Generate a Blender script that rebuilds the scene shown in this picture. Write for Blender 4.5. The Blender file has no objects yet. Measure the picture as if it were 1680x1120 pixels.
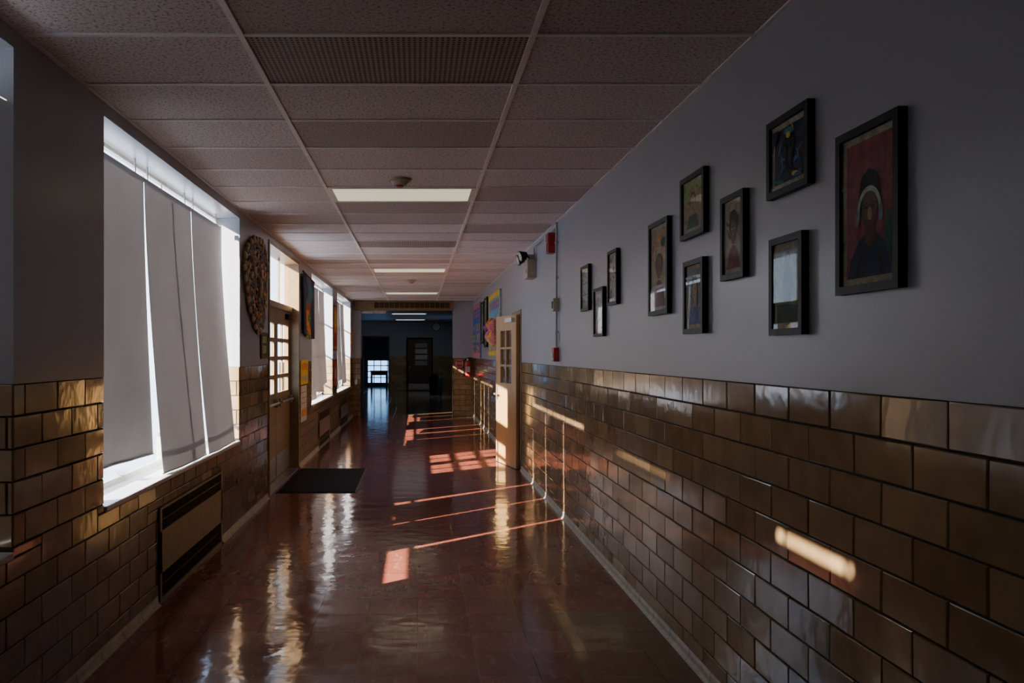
import bpy, math, random
from mathutils import Vector, Matrix
random.seed(11)
scene = bpy.context.scene

# ------------------------------------------------------------------ constants
XL, XR = -1.652, 1.419
ZC = 2.93
WT = 1.473            # wainscot top
CH, TW = WT/11.0, 0.305
Y0, YE = -5.0, 20.25
SUN = 60.0
SKY = 6.0

# ------------------------------------------------------------------ materials
def new_mat(name):
    m = bpy.data.materials.new(name); m.use_nodes = True
    nt = m.node_tree
    return m, nt, nt.nodes, nt.links, nt.nodes['Principled BSDF']

def N(nt, typ, **kw):
    n = nt.nodes.new(typ)
    for k, v in kw.items():
        if k in n.inputs: n.inputs[k].default_value = v
        else: setattr(n, k, v)
    return n

def mix_col(nt, fac, a, b, blend='MIX'):
    n = nt.nodes.new('ShaderNodeMix'); n.data_type = 'RGBA'; n.blend_type = blend
    for sock, v in ((n.inputs[0], fac), (n.inputs[6], a), (n.inputs[7], b)):
        if isinstance(v, bpy.types.NodeSocket): nt.links.new(v, sock)
        elif isinstance(v, (int, float)): sock.default_value = v
        else: sock.default_value = (*v, 1) if len(v) == 3 else v
    return n.outputs[2]

def math_n(nt, op, a, b=None, c=None):
    n = nt.nodes.new('ShaderNodeMath'); n.operation = op
    for i, v in enumerate((a, b, c)):
        if v is None: continue
        if isinstance(v, bpy.types.NodeSocket): nt.links.new(v, n.inputs[i])
        else: n.inputs[i].default_value = v
    return n.outputs[0]

def ramp(nt, fac, stops):
    n = nt.nodes.new('ShaderNodeValToRGB')
    el = n.color_ramp.elements
    while len(el) < len(stops): el.new(0.5)
    for e, (p, c) in zip(el, stops):
        e.position = p; e.color = (*c, 1) if len(c) == 3 else c
    nt.links.new(fac, n.inputs[0])
    return n.outputs[0]

_simple = {}
def simple(name, col, rough=0.6, metal=0.0, var=0.12, nscale=14.0, bump=0.0, coat=0.0, spec=0.5):
    if name in _simple: return _simple[name]
    m, nt, nd, lk, bs = new_mat(name)
    tc = N(nt, 'ShaderNodeTexCoord')
    nz = N(nt, 'ShaderNodeTexNoise', Scale=nscale, Detail=5.0)
    lk.new(tc.outputs['Object'], nz.inputs['Vector'])
    lo = tuple(max(0, c*(1-var*1.6)) for c in col); hi = tuple(min(1, c*(1+var)) for c in col)
    lk.new(ramp(nt, nz.outputs[0], [(0.3, lo), (0.7, hi)]), bs.inputs['Base Color'])
    bs.inputs['Roughness'].default_value = rough
    bs.inputs['Metallic'].default_value = metal
    bs.inputs['Coat Weight'].default_value = coat
    bs.inputs['Specular IOR Level'].default_value = spec
    if bump:
        b = N(nt, 'ShaderNodeBump', Strength=bump, Distance=0.003)
        n2 = N(nt, 'ShaderNodeTexNoise', Scale=nscale*6, Detail=4.0)
        lk.new(tc.outputs['Object'], n2.inputs['Vector'])
        lk.new(n2.outputs[0], b.inputs['Height']); lk.new(b.outputs[0], bs.inputs['Normal'])
    _simple[name] = m
    return m

def m_paint(name, col, rough=0.33):
    m, nt, nd, lk, bs = new_mat(name)
    tc = N(nt, 'ShaderNodeTexCoord')
    n1 = N(nt, 'ShaderNodeTexNoise', Scale=1.3, Detail=3.0); lk.new(tc.outputs['Object'], n1.inputs['Vector'])
    c = ramp(nt, n1.outputs[0], [(0.2, tuple(x*0.93 for x in col)), (0.8, col)])
    lk.new(c, bs.inputs['Base Color'])
    n2 = N(nt, 'ShaderNodeTexNoise', Scale=60.0, Detail=3.0); lk.new(tc.outputs['Object'], n2.inputs['Vector'])
    n3 = N(nt, 'ShaderNodeTexNoise', Scale=3.0, Detail=2.0); lk.new(tc.outputs['Object'], n3.inputs['Vector'])
    h = math_n(nt, 'ADD', math_n(nt, 'MULTIPLY', n2.outputs[0], 0.12), n3.outputs[0])
    b = N(nt, 'ShaderNodeBump', Strength=0.4, Distance=0.005); lk.new(h, b.inputs['Height'])
    lk.new(b.outputs[0], bs.inputs['Normal'])
    bs.inputs['Roughness'].default_value = rough
    return m

def m_tile():
    m, nt, nd, lk, bs = new_mat('glazed_tile')
    at = N(nt, 'ShaderNodeAttribute', attribute_name='rnd')
    c = ramp(nt, at.outputs['Fac'], [(0.0, (0.22, 0.135, 0.060)), (0.5, (0.28, 0.178, 0.082)), (1.0, (0.36, 0.24, 0.12))])
    tc = N(nt, 'ShaderNodeTexCoord')
    n1 = N(nt, 'ShaderNodeTexNoise', Scale=9.0, Detail=4.0); lk.new(tc.outputs['Object'], n1.inputs['Vector'])
    c2 = mix_col(nt, 0.25, c, ramp(nt, n1.outputs[0], [(0.3, (0.17, 0.105, 0.055)), (0.7, (0.40, 0.28, 0.15))]))
    lk.new(c2, bs.inputs['Base Color'])
    bs.inputs['Roughness'].default_value = 0.12
    bs.inputs['Specular IOR Level'].default_value = 0.8
    n2 = N(nt, 'ShaderNodeTexNoise', Scale=16.0, Detail=1.0); lk.new(tc.outputs['Object'], n2.inputs['Vector'])
    b = N(nt, 'ShaderNodeBump', Strength=0.22, Distance=0.004); lk.new(n2.outputs[0], b.inputs['Height'])
    lk.new(b.outputs[0], bs.inputs['Normal'])
    return m

def m_floor(name, c1, c2, streak, grout):
    m, nt, nd, lk, bs = new_mat(name)
    uv = N(nt, 'ShaderNodeUVMap')
    br = N(nt, 'ShaderNodeTexBrick', offset=0.0, squash=1.0)
    br.inputs['Scale'].default_value = 1.0
    br.inputs['Brick Width'].default_value = 0.305; br.inputs['Row Height'].default_value = 0.305
    br.inputs['Mortar Size'].default_value = 0.0022; br.inputs['Mortar Smooth'].default_value = 0.2
    br.inputs['Color1'].default_value = (*c1, 1); br.inputs['Color2'].default_value = (*c2, 1)
    br.inputs['Mortar'].default_value = (*grout, 1)
    lk.new(uv.outputs[0], br.inputs['Vector'])
    mp = N(nt, 'ShaderNodeMapping'); mp.inputs['Scale'].default_value = (7, 2.2, 1); lk.new(uv.outputs[0], mp.inputs[0])
    n1 = N(nt, 'ShaderNodeTexNoise', Scale=2.2, Detail=8.0, Roughness=0.7, Distortion=0.8); lk.new(mp.outputs[0], n1.inputs['Vector'])
    c = mix_col(nt, ramp(nt, n1.outputs[0], [(0.54, (0, 0, 0)), (0.70, (0.6, 0.6, 0.6))]), br.outputs['Color'], streak)
    n4 = N(nt, 'ShaderNodeTexNoise', Scale=0.9, Detail=3.0); lk.new(uv.outputs[0], n4.inputs['Vector'])
    c = mix_col(nt, ramp(nt, n4.outputs[0], [(0.4, (0, 0, 0)), (0.7, (0.45, 0.45, 0.45))]), c, tuple(x*0.6 for x in c1))
    lk.new(c, bs.inputs['Base Color'])
    n2 = N(nt, 'ShaderNodeTexNoise', Scale=5.0, Detail=5.0); lk.new(uv.outputs[0], n2.inputs['Vector'])
    lk.new(ramp(nt, n2.outputs[0], [(0.3, (0.06,)*3), (0.75, (0.17,)*3)]), bs.inputs['Roughness'])
    bs.inputs['Specular IOR Level'].default_value = 0.65
    n3 = N(nt, 'ShaderNodeTexNoise', Scale=7.0, Detail=2.0); lk.new(uv.outputs[0], n3.inputs['Vector'])
    h = math_n(nt, 'SUBTRACT', n3.outputs[0], math_n(nt, 'MULTIPLY', br.outputs['Fac'], 0.3))
    b = N(nt, 'ShaderNodeBump', Strength=0.45, Distance=0.006); lk.new(h, b.inputs['Height'])
    lk.new(b.outputs[0], bs.inputs['Normal'])
    return m

def m_ceil():
    m, nt, nd, lk, bs = new_mat('acoustic_tile')
    uv = N(nt, 'ShaderNodeUVMap')
    at = N(nt, 'ShaderNodeAttribute', attribute_name='rnd')
    base = ramp(nt, at.outputs['Fac'], [(0, (0.46, 0.375, 0.34)), (0.3, (0.64, 0.555, 0.53)), (1, (0.78, 0.70, 0.68))])
    n1 = N(nt, 'ShaderNodeTexNoise', Scale=70.0, Detail=3.0, Roughness=0.7); lk.new(uv.outputs[0], n1.inputs['Vector'])
    pit = ramp(nt, n1.outputs[0], [(0.40, (1, 1, 1)), (0.47, (0, 0, 0))])
    lk.new(mix_col(nt, math_n(nt, 'MULTIPLY', pit, 0.7), base, (0.14, 0.10, 0.08)), bs.inputs['Base Color'])
    bs.inputs['Roughness'].default_value = 0.85
    return m

def m_perf():
    m, nt, nd, lk, bs = new_mat('perforated_panel')
    uv = N(nt, 'ShaderNodeUVMap')
    sx = N(nt, 'ShaderNodeSeparateXYZ'); lk.new(uv.outputs[0], sx.inputs[0])
    fx = math_n(nt, 'SUBTRACT', math_n(nt, 'FRACT', math_n(nt, 'MULTIPLY', sx.outputs[0], 42.0)), 0.5)
    fy = math_n(nt, 'SUBTRACT', math_n(nt, 'FRACT', math_n(nt, 'MULTIPLY', sx.outputs[1], 42.0)), 0.5)
    r = math_n(nt, 'ADD', math_n(nt, 'MULTIPLY', fx, fx), math_n(nt, 'MULTIPLY', fy, fy))
    hole = math_n(nt, 'LESS_THAN', r, 0.085)
    lk.new(mix_col(nt, hole, (0.36, 0.28, 0.235), (0.015, 0.01, 0.008)), bs.inputs['Base Color'])
    bs.inputs['Roughness'].default_value = 0.7
    return m

def m_emit(name, col, s):
    m, nt, nd, lk, bs = new_mat(name)
    uv = N(nt, 'ShaderNodeTexCoord')
    vo = N(nt, 'ShaderNodeTexVoronoi', Scale=60.0); lk.new(uv.outputs['Object'], vo.inputs['Vector'])
    bs.inputs['Base Color'].default_value = (0.8, 0.8, 0.7, 1)
    lk.new(mix_col(nt, vo.outputs['Distance'], col, tuple(c*0.85 for c in col)), bs.inputs['Emission Color'])
    bs.inputs['Emission Strength'].default_value = s
    return m

def m_shade():
    m, nt, nd, lk, bs = new_mat('shade_fabric')
    nd.remove(bs)
    tc = N(nt, 'ShaderNodeTexCoord')
    n1 = N(nt, 'ShaderNodeTexNoise', Scale=2.0, Detail=4.0); lk.new(tc.outputs['Object'], n1.inputs['Vector'])
    d = N(nt, 'ShaderNodeBsdfDiffuse'); t = N(nt, 'ShaderNodeBsdfTranslucent')
    lk.new(ramp(nt, n1.outputs[0], [(0.3, (0.66, 0.65, 0.65)), (0.7, (0.74, 0.73, 0.73))]), d.inputs[0])
    lk.new(ramp(nt, n1.outputs[0], [(0.3, (0.0068, 0.0066, 0.0068)), (0.7, (0.0080, 0.0078, 0.0080))]), t.inputs[0])
    a = N(nt, 'ShaderNodeAddShader'); lk.new(d.outputs[0], a.inputs[0]); lk.new(t.outputs[0], a.inputs[1])
    lk.new(a.outputs[0], nd['Material Output'].inputs[0])
    return m

def m_glass(name='pane_glass', tint=(0.93, 0.95, 0.95)):
    m, nt, nd, lk, bs = new_mat(name)
    nd.remove(bs)
    tr = N(nt, 'ShaderNodeBsdfTransparent'); tr.inputs[0].default_value = (*tint, 1)
    g = N(nt, 'ShaderNodeBsdfGlossy', Roughness=0.02)
    lw = N(nt, 'ShaderNodeLayerWeight', Blend=0.25)
    mx = N(nt, 'ShaderNodeMixShader')
    lk.new(math_n(nt, 'MULTIPLY', lw.outputs['Fresnel'], 0.6), mx.inputs[0])
    lk.new(tr.outputs[0], mx.inputs[1]); lk.new(g.outputs[0], mx.inputs[2])
    lk.new(mx.outputs[0], nd['Material Output'].inputs[0])
    return m

def m_wood(name, c1, c2, rough=0.35):
    m, nt, nd, lk, bs = new_mat(name)
    tc = N(nt, 'ShaderNodeTexCoord')
    mp = N(nt, 'ShaderNodeMapping'); mp.inputs['Scale'].default_value = (18, 18, 1.2); lk.new(tc.outputs['Object'], mp.inputs[0])
    n1 = N(nt, 'ShaderNodeTexNoise', Scale=2.0, Detail=6.0, Distortion=0.6); lk.new(mp.outputs[0], n1.inputs['Vector'])
    lk.new(ramp(nt, n1.outputs[0], [(0.3, c1), (0.7, c2)]), bs.inputs['Base Color'])
    bs.inputs['Roughness'].default_value = rough
    return m

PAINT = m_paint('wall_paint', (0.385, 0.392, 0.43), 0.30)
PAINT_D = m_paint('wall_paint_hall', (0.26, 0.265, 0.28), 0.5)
TILE = m_tile()
MORTAR = simple('mortar', (0.025, 0.018, 0.015), 0.9)
FLOOR = m_floor('floor_tile_red', (0.215, 0.058, 0.036), (0.29, 0.082, 0.052), (0.46, 0.22, 0.14), (0.04, 0.013, 0.009))
FLOOR_T = m_floor('floor_tile_tan', (0.19, 0.115, 0.06), (0.22, 0.14, 0.075), (0.28, 0.19, 0.11), (0.05, 0.03, 0.02))
CEIL = m_ceil(); PERF = m_perf()
GRID = simple('grid_metal', (0.80, 0.74, 0.72), 0.5, var=0.05)
LENS = m_emit('light_lens', (1.0, 0.95, 0.66), 0.75)
LENS_D = m_emit('light_lens_hall', (0.9, 0.95, 1.0), 1.4)
SHADE = m_shade(); GLASS = m_glass(); GLASSB = m_glass('tinted_glass', (0.22, 0.40, 0.62))
WFRAME = simple('window_frame_paint', (0.42, 0.43, 0.42), 0.45)
SILLM = simple('sill_stone', (0.62, 0.62, 0.62), 0.3)
TANP = simple('tan_paint', (0.26, 0.165, 0.075), 0.38, bump=0.1)
TANM = simple('radiator_enamel', (0.25, 0.165, 0.085), 0.35)
TAND = simple('radiator_fin', (0.09, 0.06, 0.035), 0.5)
WOOD = m_wood('door_oak', (0.38, 0.21, 0.07), (0.50, 0.30, 0.11))
WOODD = m_wood('door_walnut', (0.07, 0.038, 0.02), (0.12, 0.065, 0.035))
BLACK = simple('black_satin', (0.005, 0.005, 0.0055), 0.45, spec=0.2)
DARK = simple('dark_void', (0.006, 0.006, 0.006), 0.8, spec=0.1)
RUB = simple('mat_rubber', (0.016, 0.016, 0.018), 0.9, bump=1.0, nscale=40, spec=0.2)
STEEL = simple('steel', (0.5, 0.5, 0.5), 0.3, 0.9)
LAMPG = simple('lamp_glass', (0.10, 0.09, 0.08), 0.2)
RED = simple('red_enamel', (0.45, 0.02, 0.02), 0.35)
WHITE = simple('white_paper', (0.66, 0.64, 0.61), 0.7, var=0.05)
CREAM = simple('cream_plastic', (0.45, 0.38, 0.28), 0.45)

# ------------------------------------------------------------------ mesh builder
class MB:
    def __init__(s):
        s.v = []; s.f = []; s.m = []; s.r = []; s.sm = []; s.mats = []
    def mi(s, mat):
        if mat not in s.mats: s.mats.append(mat)
        return s.mats.index(mat)
    def poly(s, pts, mat, rnd=0.5, smooth=False):
        b = len(s.v); s.v += [tuple(p) for p in pts]
        s.f.append(tuple(range(b, b+len(pts)))); s.m.append(s.mi(mat)); s.r.append(rnd); s.sm.append(smooth)
    def mesh(s, vs, fs, mat, smooth=False, rnd=0.5):
        b = len(s.v); s.v += [tuple(p) for p in vs]
        for f in fs:
            s.f.append(tuple(b+i for i in f)); s.m.append(s.mi(mat)); s.r.append(rnd); s.sm.append(smooth)
    def box(s, x0, x1, y0, y1, z0, z1, mat, rnd=0.5):
        vs = [(x0,y0,z0),(x1,y0,z0),(x1,y1,z0),(x0,y1,z0),(x0,y0,z1),(x1,y0,z1),(x1,y1,z1),(x0,y1,z1)]
        fs = [(0,3,2,1),(4,5,6,7),(0,1,5,4),(1,2,6,5),(2,3,7,6),(3,0,4,7)]
        s.mesh(vs, fs, mat, rnd=rnd)
    def cyl(s, p0, p1, r0, mat, r1=None, seg=16, cap=True):
        p0 = Vector(p0); p1 = Vector(p1); r1 = r0 if r1 is None else r1
        d = (p1-p0).normalized(); a = d.orthogonal().normalized(); b = d.cross(a)
        vs = []
        for p, r in ((p0, r0), (p1, r1)):
            for i in range(seg):
                t = 2*math.pi*i/seg; vs.append(p + (a*math.cos(t)+b*math.sin(t))*r)
        fs = [(i, (i+1)%seg, seg+(i+1)%seg, seg+i) for i in range(seg)]
        s.mesh(vs, fs, mat, smooth=True)
        if cap:
            s.poly([vs[i] for i in range(seg)][::-1], mat); s.poly([vs[seg+i] for i in range(seg)], mat)
    def ell(s, c, rx, ry, rz, mat, nu=12, nv=8, rnd=0.5):
        vs = []; fs = []
        for j in range(nv+1):
            ph = math.pi*j/nv
            for i in range(nu):
                t = 2*math.pi*i/nu
                vs.append((c[0]+rx*math.sin(ph)*math.cos(t), c[1]+ry*math.sin(ph)*math.sin(t), c[2]+rz*math.cos(ph)))
        for j in range(nv):
            for i in range(nu):
                a = j*nu+i; b = j*nu+(i+1)%nu
                fs.append((a, a+nu, b+nu, b))
        s.mesh(vs, fs, mat, smooth=True, rnd=rnd)
    def obj(s, name, loc=(0,0,0), rotz=0.0, bevel=0.0):
        me = bpy.data.meshes.new(name); me.from_pydata(s.v, [], s.f)
        for m in s.mats: me.materials.append(m)
        me.polygons.foreach_set('material_index', s.m)
        me.polygons.foreach_set('use_smooth', s.sm)
        at = me.attributes.new('rnd', 'FLOAT', 'FACE'); at.data.foreach_set('value', s.r)
        uv = me.uv_layers.new(name='UVMap')
        for p in me.polygons:
            n = p.normal; ax = max(range(3), key=lambda i: abs(n[i]))
            for li in p.loop_indices:
                c = me.vertices[me.loops[li].vertex_index].co
                uv.data[li].uv = (c.y, c.z) if ax == 0 else ((c.x, c.z) if ax == 1 else (c.x, c.y))
        me.update()
        o = bpy.data.objects.new(name, me); scene.collection.objects.link(o)
        o.location = loc; o.rotation_euler = (0, 0, rotz)
        if bevel:
            bv = o.modifiers.new('bevel', 'BEVEL'); bv.width = bevel; bv.segments = 2; bv.limit_method = 'ANGLE'
        return o

def rect_sub(rects, op):
    out = []
    a0, a1, b0, b1 = op
    for (u0, u1, v0, v1) in rects:
        if a1 <= u0 or a0 >= u1 or b1 <= v0 or b0 >= v1: out.append((u0,u1,v0,v1)); continue
        if v0 < b0: out.append((u0,u1,v0,b0))
        if v1 > b1: out.append((u0,u1,b1,v1))
        w0, w1 = max(v0,b0), min(v1,b1)
        if u0 < a0: out.append((u0,a0,w0,w1))
        if u1 > a1: out.append((a1,u1,w0,w1))
    return out

def tiles(mb, fn, u0, u1, v0, v1, ops=(), depth=0.007, flip=False, tilt=0.0016):
    """fn(u,v,n)->xyz; n = distance out of the wall face."""
    g = 0.0030; bv = 0.0035
    nr = int(math.ceil(v1/CH - 1e-4))
    for r in range(int(v0/CH + 1e-4), nr):
        a, b = max(r*CH, v0), min((r+1)*CH, v1)
        off = (r % 2)*TW/2
        k = math.floor((u0-off)/TW)
        while k*TW+off < u1:
            p, q = max(k*TW+off, u0), min((k+1)*TW+off, u1); k += 1
            if q-p < 0.012: continue
            for (s0, s1, t0, t1) in [x for x in _sub([(p,q,a,b)], ops)]:
                if s1-s0 < 0.02 or t1-t0 < 0.02: continue
                rn = random.random()
                s0 += g; s1 -= g; t0 += g; t1 -= g
                ta, tb = random.uniform(-tilt, tilt), random.uniform(-tilt, tilt)*0.6
                out = [fn(s0,t0,-depth), fn(s1,t0,-depth), fn(s1,t1,-depth), fn(s0,t1,-depth)]
                inn = [fn(s0+bv,t0+bv,ta+tb), fn(s1-bv,t0+bv,-ta+tb), fn(s1-bv,t1-bv,-ta-tb), fn(s0+bv,t1-bv,ta-tb)]
                mid = [fn(s0+.0008,t0+.0008,-0.0028), fn(s1-.0008,t0+.0008,-0.0028), fn(s1-.0008,t1-.0008,-0.0028), fn(s0+.0008,t1-.0008,-0.0028)]
                fs = [(8,9,10,11)]
                for i in range(4):
                    j = (i+1) % 4
                    fs += [(i,j,4+j,4+i), (4+i,4+j,8+j,8+i)]
                if flip: fs = [f[::-1] for f in fs]
                mb.mesh(out+mid+inn, fs, TILE, rnd=rn)
def _sub(rects, ops):
    for o in ops: rects = rect_sub(rects, o)
    return rects

# ------------------------------------------------------------------ left wall
SZ, HZ = 0.79, 2.85
WINS = [(0.0, 3.26), (4.2, 7.4), (12.45, 15.5), (16.4, 19.6)]
DOOR = (8.82, 11.08, 0.0, 2.86)
RADS = [(5.08, 6.69), (13.3, 14.9), (17.0, 18.8)]
XO = XL - 0.27
mb = MB()
def core(y0, y1, z0, z1):
    if z0 < WT:
        mb.box(XO, XL-0.006, y0, y1, z0, min(z1, WT), MORTAR)
    if z1 > WT:
        mb.box(XO, XL, y0, y1, max(z0, WT), z1, PAINT)
ops = sorted([(a, b, SZ, HZ) for a, b in WINS] + [DOOR])
y = Y0
for (a, b, z0, z1) in ops:
    core(y, a, 0, ZC)
    if z0 > 0: core(a, b, 0, z0-0.03)
    core(a, b, z1, ZC)
    y = b
core(y, YE+0.3, 0, ZC)
rops = [(a, b, 0.0, 0.61) for a, b in RADS]
tiles(mb, lambda u, v, n: (XL+n, u, v), Y0, YE, 0, WT, [(a, b, z0-0.03 if z0 else 0, z1) for a, b, z0, z1 in ops]+rops)
for a, b in WINS:   # reveals
    tiles(mb, lambda u, v, n, b=b: (u, b-0.006-n, v), XL-0.19, XL, SZ, WT, tilt=0.0004)
    tiles(mb, lambda u, v, n, a=a: (u, a+0.006+n, v), XL-0.19, XL, SZ, WT, tilt=0.0004, flip=True)
mb.obj('wall_left')

# ------------------------------------------------------------------ right wall
mb = MB()
RD = (10.93, 11.84, 0.0, 2.15)
def corer(y0, y1, z0, z1):
    if z0 < WT: mb.box(XR+0.006, XR+0.25, y0, y1, z0, min(z1, WT), MORTAR)
    if z1 > WT: mb.box(XR, XR+0.25, y0, y1, max(z0, WT), z1, PAINT)
corer(Y0, RD[0], 0, ZC); corer(RD[0], RD[1], RD[3], ZC); corer(RD[1], YE+0.3, 0, ZC)
tiles(mb, lambda u, v, n: (XR-n, u, v), Y0, YE, 0, WT, [RD], flip=True)
mb.obj('wall_right')

# back wall behind the viewpoint
mb = MB()
mb.box(XO, XR+0.25, Y0-0.2, Y0, 0, ZC, TAND)
mb.obj('wall_back')

# side room behind right door (closed box)
mb = MB()
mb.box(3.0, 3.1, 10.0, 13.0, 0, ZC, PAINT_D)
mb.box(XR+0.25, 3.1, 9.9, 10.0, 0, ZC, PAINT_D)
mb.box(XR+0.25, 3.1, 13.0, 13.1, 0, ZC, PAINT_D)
mb.obj('wall_side_room')
# far end stubs
mb = MB()
mb.box(0.90, XR, YE+0.005, YE+0.3, 0, WT, MORTAR); mb.box(0.90, XR, YE, YE+0.3, WT, ZC, PAINT)
mb.box(XL, -1.44, YE+0.005, YE+0.3, 0, WT, MORTAR); mb.box(XL, -1.44, YE, YE+0.3, WT, ZC, PAINT)
tiles(mb, lambda u, v, n: (u, YE-n, v), 0.90, XR, 0, WT)
tiles(mb, lambda u, v, n: (u, YE-n, v), XL, -1.44, 0, WT)
mb.obj('wall_end')
mb = MB()
mb.box(-1.62, 0.92, YE-0.06, YE+0.3, 2.68, ZC, TANP)
mb.box(-1.1, 0.82, YE-0.075, YE-0.055, 2.74, 2.88, DARK)
for i in range(5):
    z = 2.752+i*0.026; mb.box(-1.1, 0.82, YE-0.088, YE-0.07, z, z+0.005, TANP)
for i in range(16):
    x = -1.1+i*0.128-0.004; mb.box(x, x+0.01, YE-0.09, YE-0.07, 2.74, 2.88, TANP)
mb.obj('trim_1')
mb = MB()
mb.box(-1.42, -0.80, YE-0.02, YE+0.06, 2.61, 2.675, CREAM); mb.box(-1.40, -1.15, YE-0.05, YE-0.02, 2.60, 2.66, STEEL)
mb.obj('door_closer', bevel=0.004)

# ------------------------------------------------------------------ far hall
FH0, FH1 = YE+0.3, 34.0
mb = MB()
def hallbox(x0, x1, y0, y1, z0, z1, ty=None):
    if z0 < WT: mb.box(x0, x1, y0, y1, z0, min(WT, z1), TANP)
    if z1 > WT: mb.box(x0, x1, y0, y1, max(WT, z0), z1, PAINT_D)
hallbox(-3.4, -3.2, FH0, FH1+0.2, 0, ZC)
hallbox(2.6, 2.8, FH0, 28.0, 0, ZC); hallbox(2.6, 2.8, 31.0, FH1+0.2, 0, ZC)
hallbox(2.6, 2.8, 28.0, 31.0, 0, 1.1); hallbox(2.6, 2.8, 28.0, 31.0, 2.4, ZC)  # opening for the added window, out of view
hallbox(-3.4, -1.652, FH0-0.1, FH0, 0, ZC)
hallbox(XR, 2.8, FH0-0.1, FH0, 0, ZC)
mb.obj('wall_hall_side')
mb = MB()  # unseen window, added so skylight brightens the far hall
for i in range(4):
    yy = 28.0+i*0.985; mb.box(2.68, 2.72, yy, yy+0.04, 1.1, 2.4, WFRAME)
for z in (1.1, 1.7, 2.36): mb.box(2.68, 2.72, 28, 31, z, z+0.04, WFRAME)
mb.poly([(2.7,28,1.1),(2.7,31,1.1),(2.7,31,2.4),(2.7,28,2.4)], GLASS)
mb.obj('window_6')
mb = MB()
OX0, OX1, OZ = -2.29, -1.25, 2.27
hallbox(-3.4, OX0, FH1, FH1+0.15, 0, ZC); hallbox(OX0, OX1, FH1, FH1+0.15, OZ, ZC); hallbox(OX1, 2.8, FH1, FH1+0.15, 0, ZC)
tiles(mb, lambda u, v, n: (u, FH1-0.008-n, v), -3.2, 2.6, 0, WT, [(OX0, OX1, 0, 3), (-0.46, 0.64, 0, 3)])
mb.obj('wall_hall_back')
# vestibule behind opening
mb = MB()
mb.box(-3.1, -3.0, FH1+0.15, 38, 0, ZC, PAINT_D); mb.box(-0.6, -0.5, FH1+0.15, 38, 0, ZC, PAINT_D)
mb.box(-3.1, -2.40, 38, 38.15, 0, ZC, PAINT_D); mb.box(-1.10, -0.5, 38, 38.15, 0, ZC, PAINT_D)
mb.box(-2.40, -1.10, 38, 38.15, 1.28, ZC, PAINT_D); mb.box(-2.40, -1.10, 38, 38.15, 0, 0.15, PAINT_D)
mb.obj('wall_vestibule')
mb = MB()
for x in (-2.40, -2.09, -1.77, -1.45, -1.14): mb.box(x, x+0.04, 38.02, 38.06, 0.15, 1.28, BLACK)
for z in (0.15, 0.42, 0.70, 0.98, 1.24): mb.box(-2.40, -1.10, 38.02, 38.06, z, z+0.04, BLACK)
mb.poly([(-2.40,38.05,0.15),(-1.10,38.05,0.15),(-1.10,38.05,1.28),(-2.40,38.05,1.28)], GLASSB)
mb.obj('window_5')
mb = MB()
mb.box(-2.15, -1.35, 36.0, 36.6, 0.74, 0.80, BLACK)
for x in (-2.12, -1.44):
    for yy in (36.03, 36.53): mb.box(x, x+0.06, yy, yy+0.05, 0, 0.74, BLACK)
mb.box(-2.1, -1.4, 36.05, 36.08, 0.60, 0.74, BLACK)
mb.box(-2.1, -1.4, 36.3, 36.33, 0.2, 0.25, BLACK)
mb.obj('side_table', bevel=0.004)
mb = MB()  # opening casing
mb.box(OX0-0.06, OX0, FH1-0.03, FH1+0.15, 0, OZ, WOODD); mb.box(OX1, OX1+0.06, FH1-0.03, FH1+0.15, 0, OZ, WOODD)
mb.box(OX0-0.06, OX1+0.06, FH1-0.03, FH1+0.15, OZ, OZ+0.06, WOODD)
mb.obj('trim_2')
# hall door
mb = MB()
dx0, dx1, dy = -0.42, 0.60, FH1-0.015
mb.box(dx0-0.05, dx0, dy-0.03, FH1, 0, 2.24, BLACK); mb.box(dx1, dx1+0.05, dy-0.03, FH1, 0, 2.24, BLACK)
mb.box(dx0-0.05, dx1+0.05, dy-0.03, FH1, 2.20, 2.26, BLACK)
mb.box(dx0, dx1, dy-0.015, FH1, 0.01, 2.20, WOODD)
for i in range(4):
    z = 1.08+i*0.25; mb.box(-0.10, 0.42, dy-0.022, dy-0.012, z, z+0.19, STEEL if i in (1, 2) else PAINT_D)
mb.box(dx0+0.04, dx1-0.04, dy-0.022, dy-0.012, 0.05, 0.30, STEEL)
mb.cyl((dx0+0.09, dy-0.07, 1.0), (dx0+0.09, dy-0.01, 1.0), 0.02, STEEL); mb.ell((dx0+0.09, dy-0.08, 1.0), 0.035, 0.025, 0.035, STEEL)
mb.obj('door_3')
mb = MB()  # round clock high on hall wall
mb.cyl((0.80, FH1-0.06, 2.72), (0.80, FH1-0.008, 2.72), 0.17, BLACK, seg=32)
mb.cyl((0.80, FH1-0.065, 2.72), (0.80, FH1-0.058, 2.72), 0.15, WHITE, seg=32)
mb.box(0.795, 0.805, FH1-0.07, FH1-0.064, 2.72, 2.83, BLACK); mb.box(0.72, 0.80, FH1-0.07, FH1-0.064, 2.715, 2.725, BLACK)
mb.obj('wall_clock')
mb = MB()
mb.cyl((0.70, 30.6, 0.0), (0.70, 30.6, 0.62), 0.24, BLACK, r1=0.27, seg=28)
mb.cyl((0.70, 30.6, 0.62), (0.70, 30.6, 0.66), 0.29, BLACK, seg=28)
mb.cyl((0.70, 30.6, 0.66), (0.70, 30.6, 0.80), 0.27, BLACK, r1=0.16, seg=28)
mb.box(0.60, 0.80, 30.37, 30.42, 0.68, 0.76, DARK)
mb.obj('trash_can')

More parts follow.
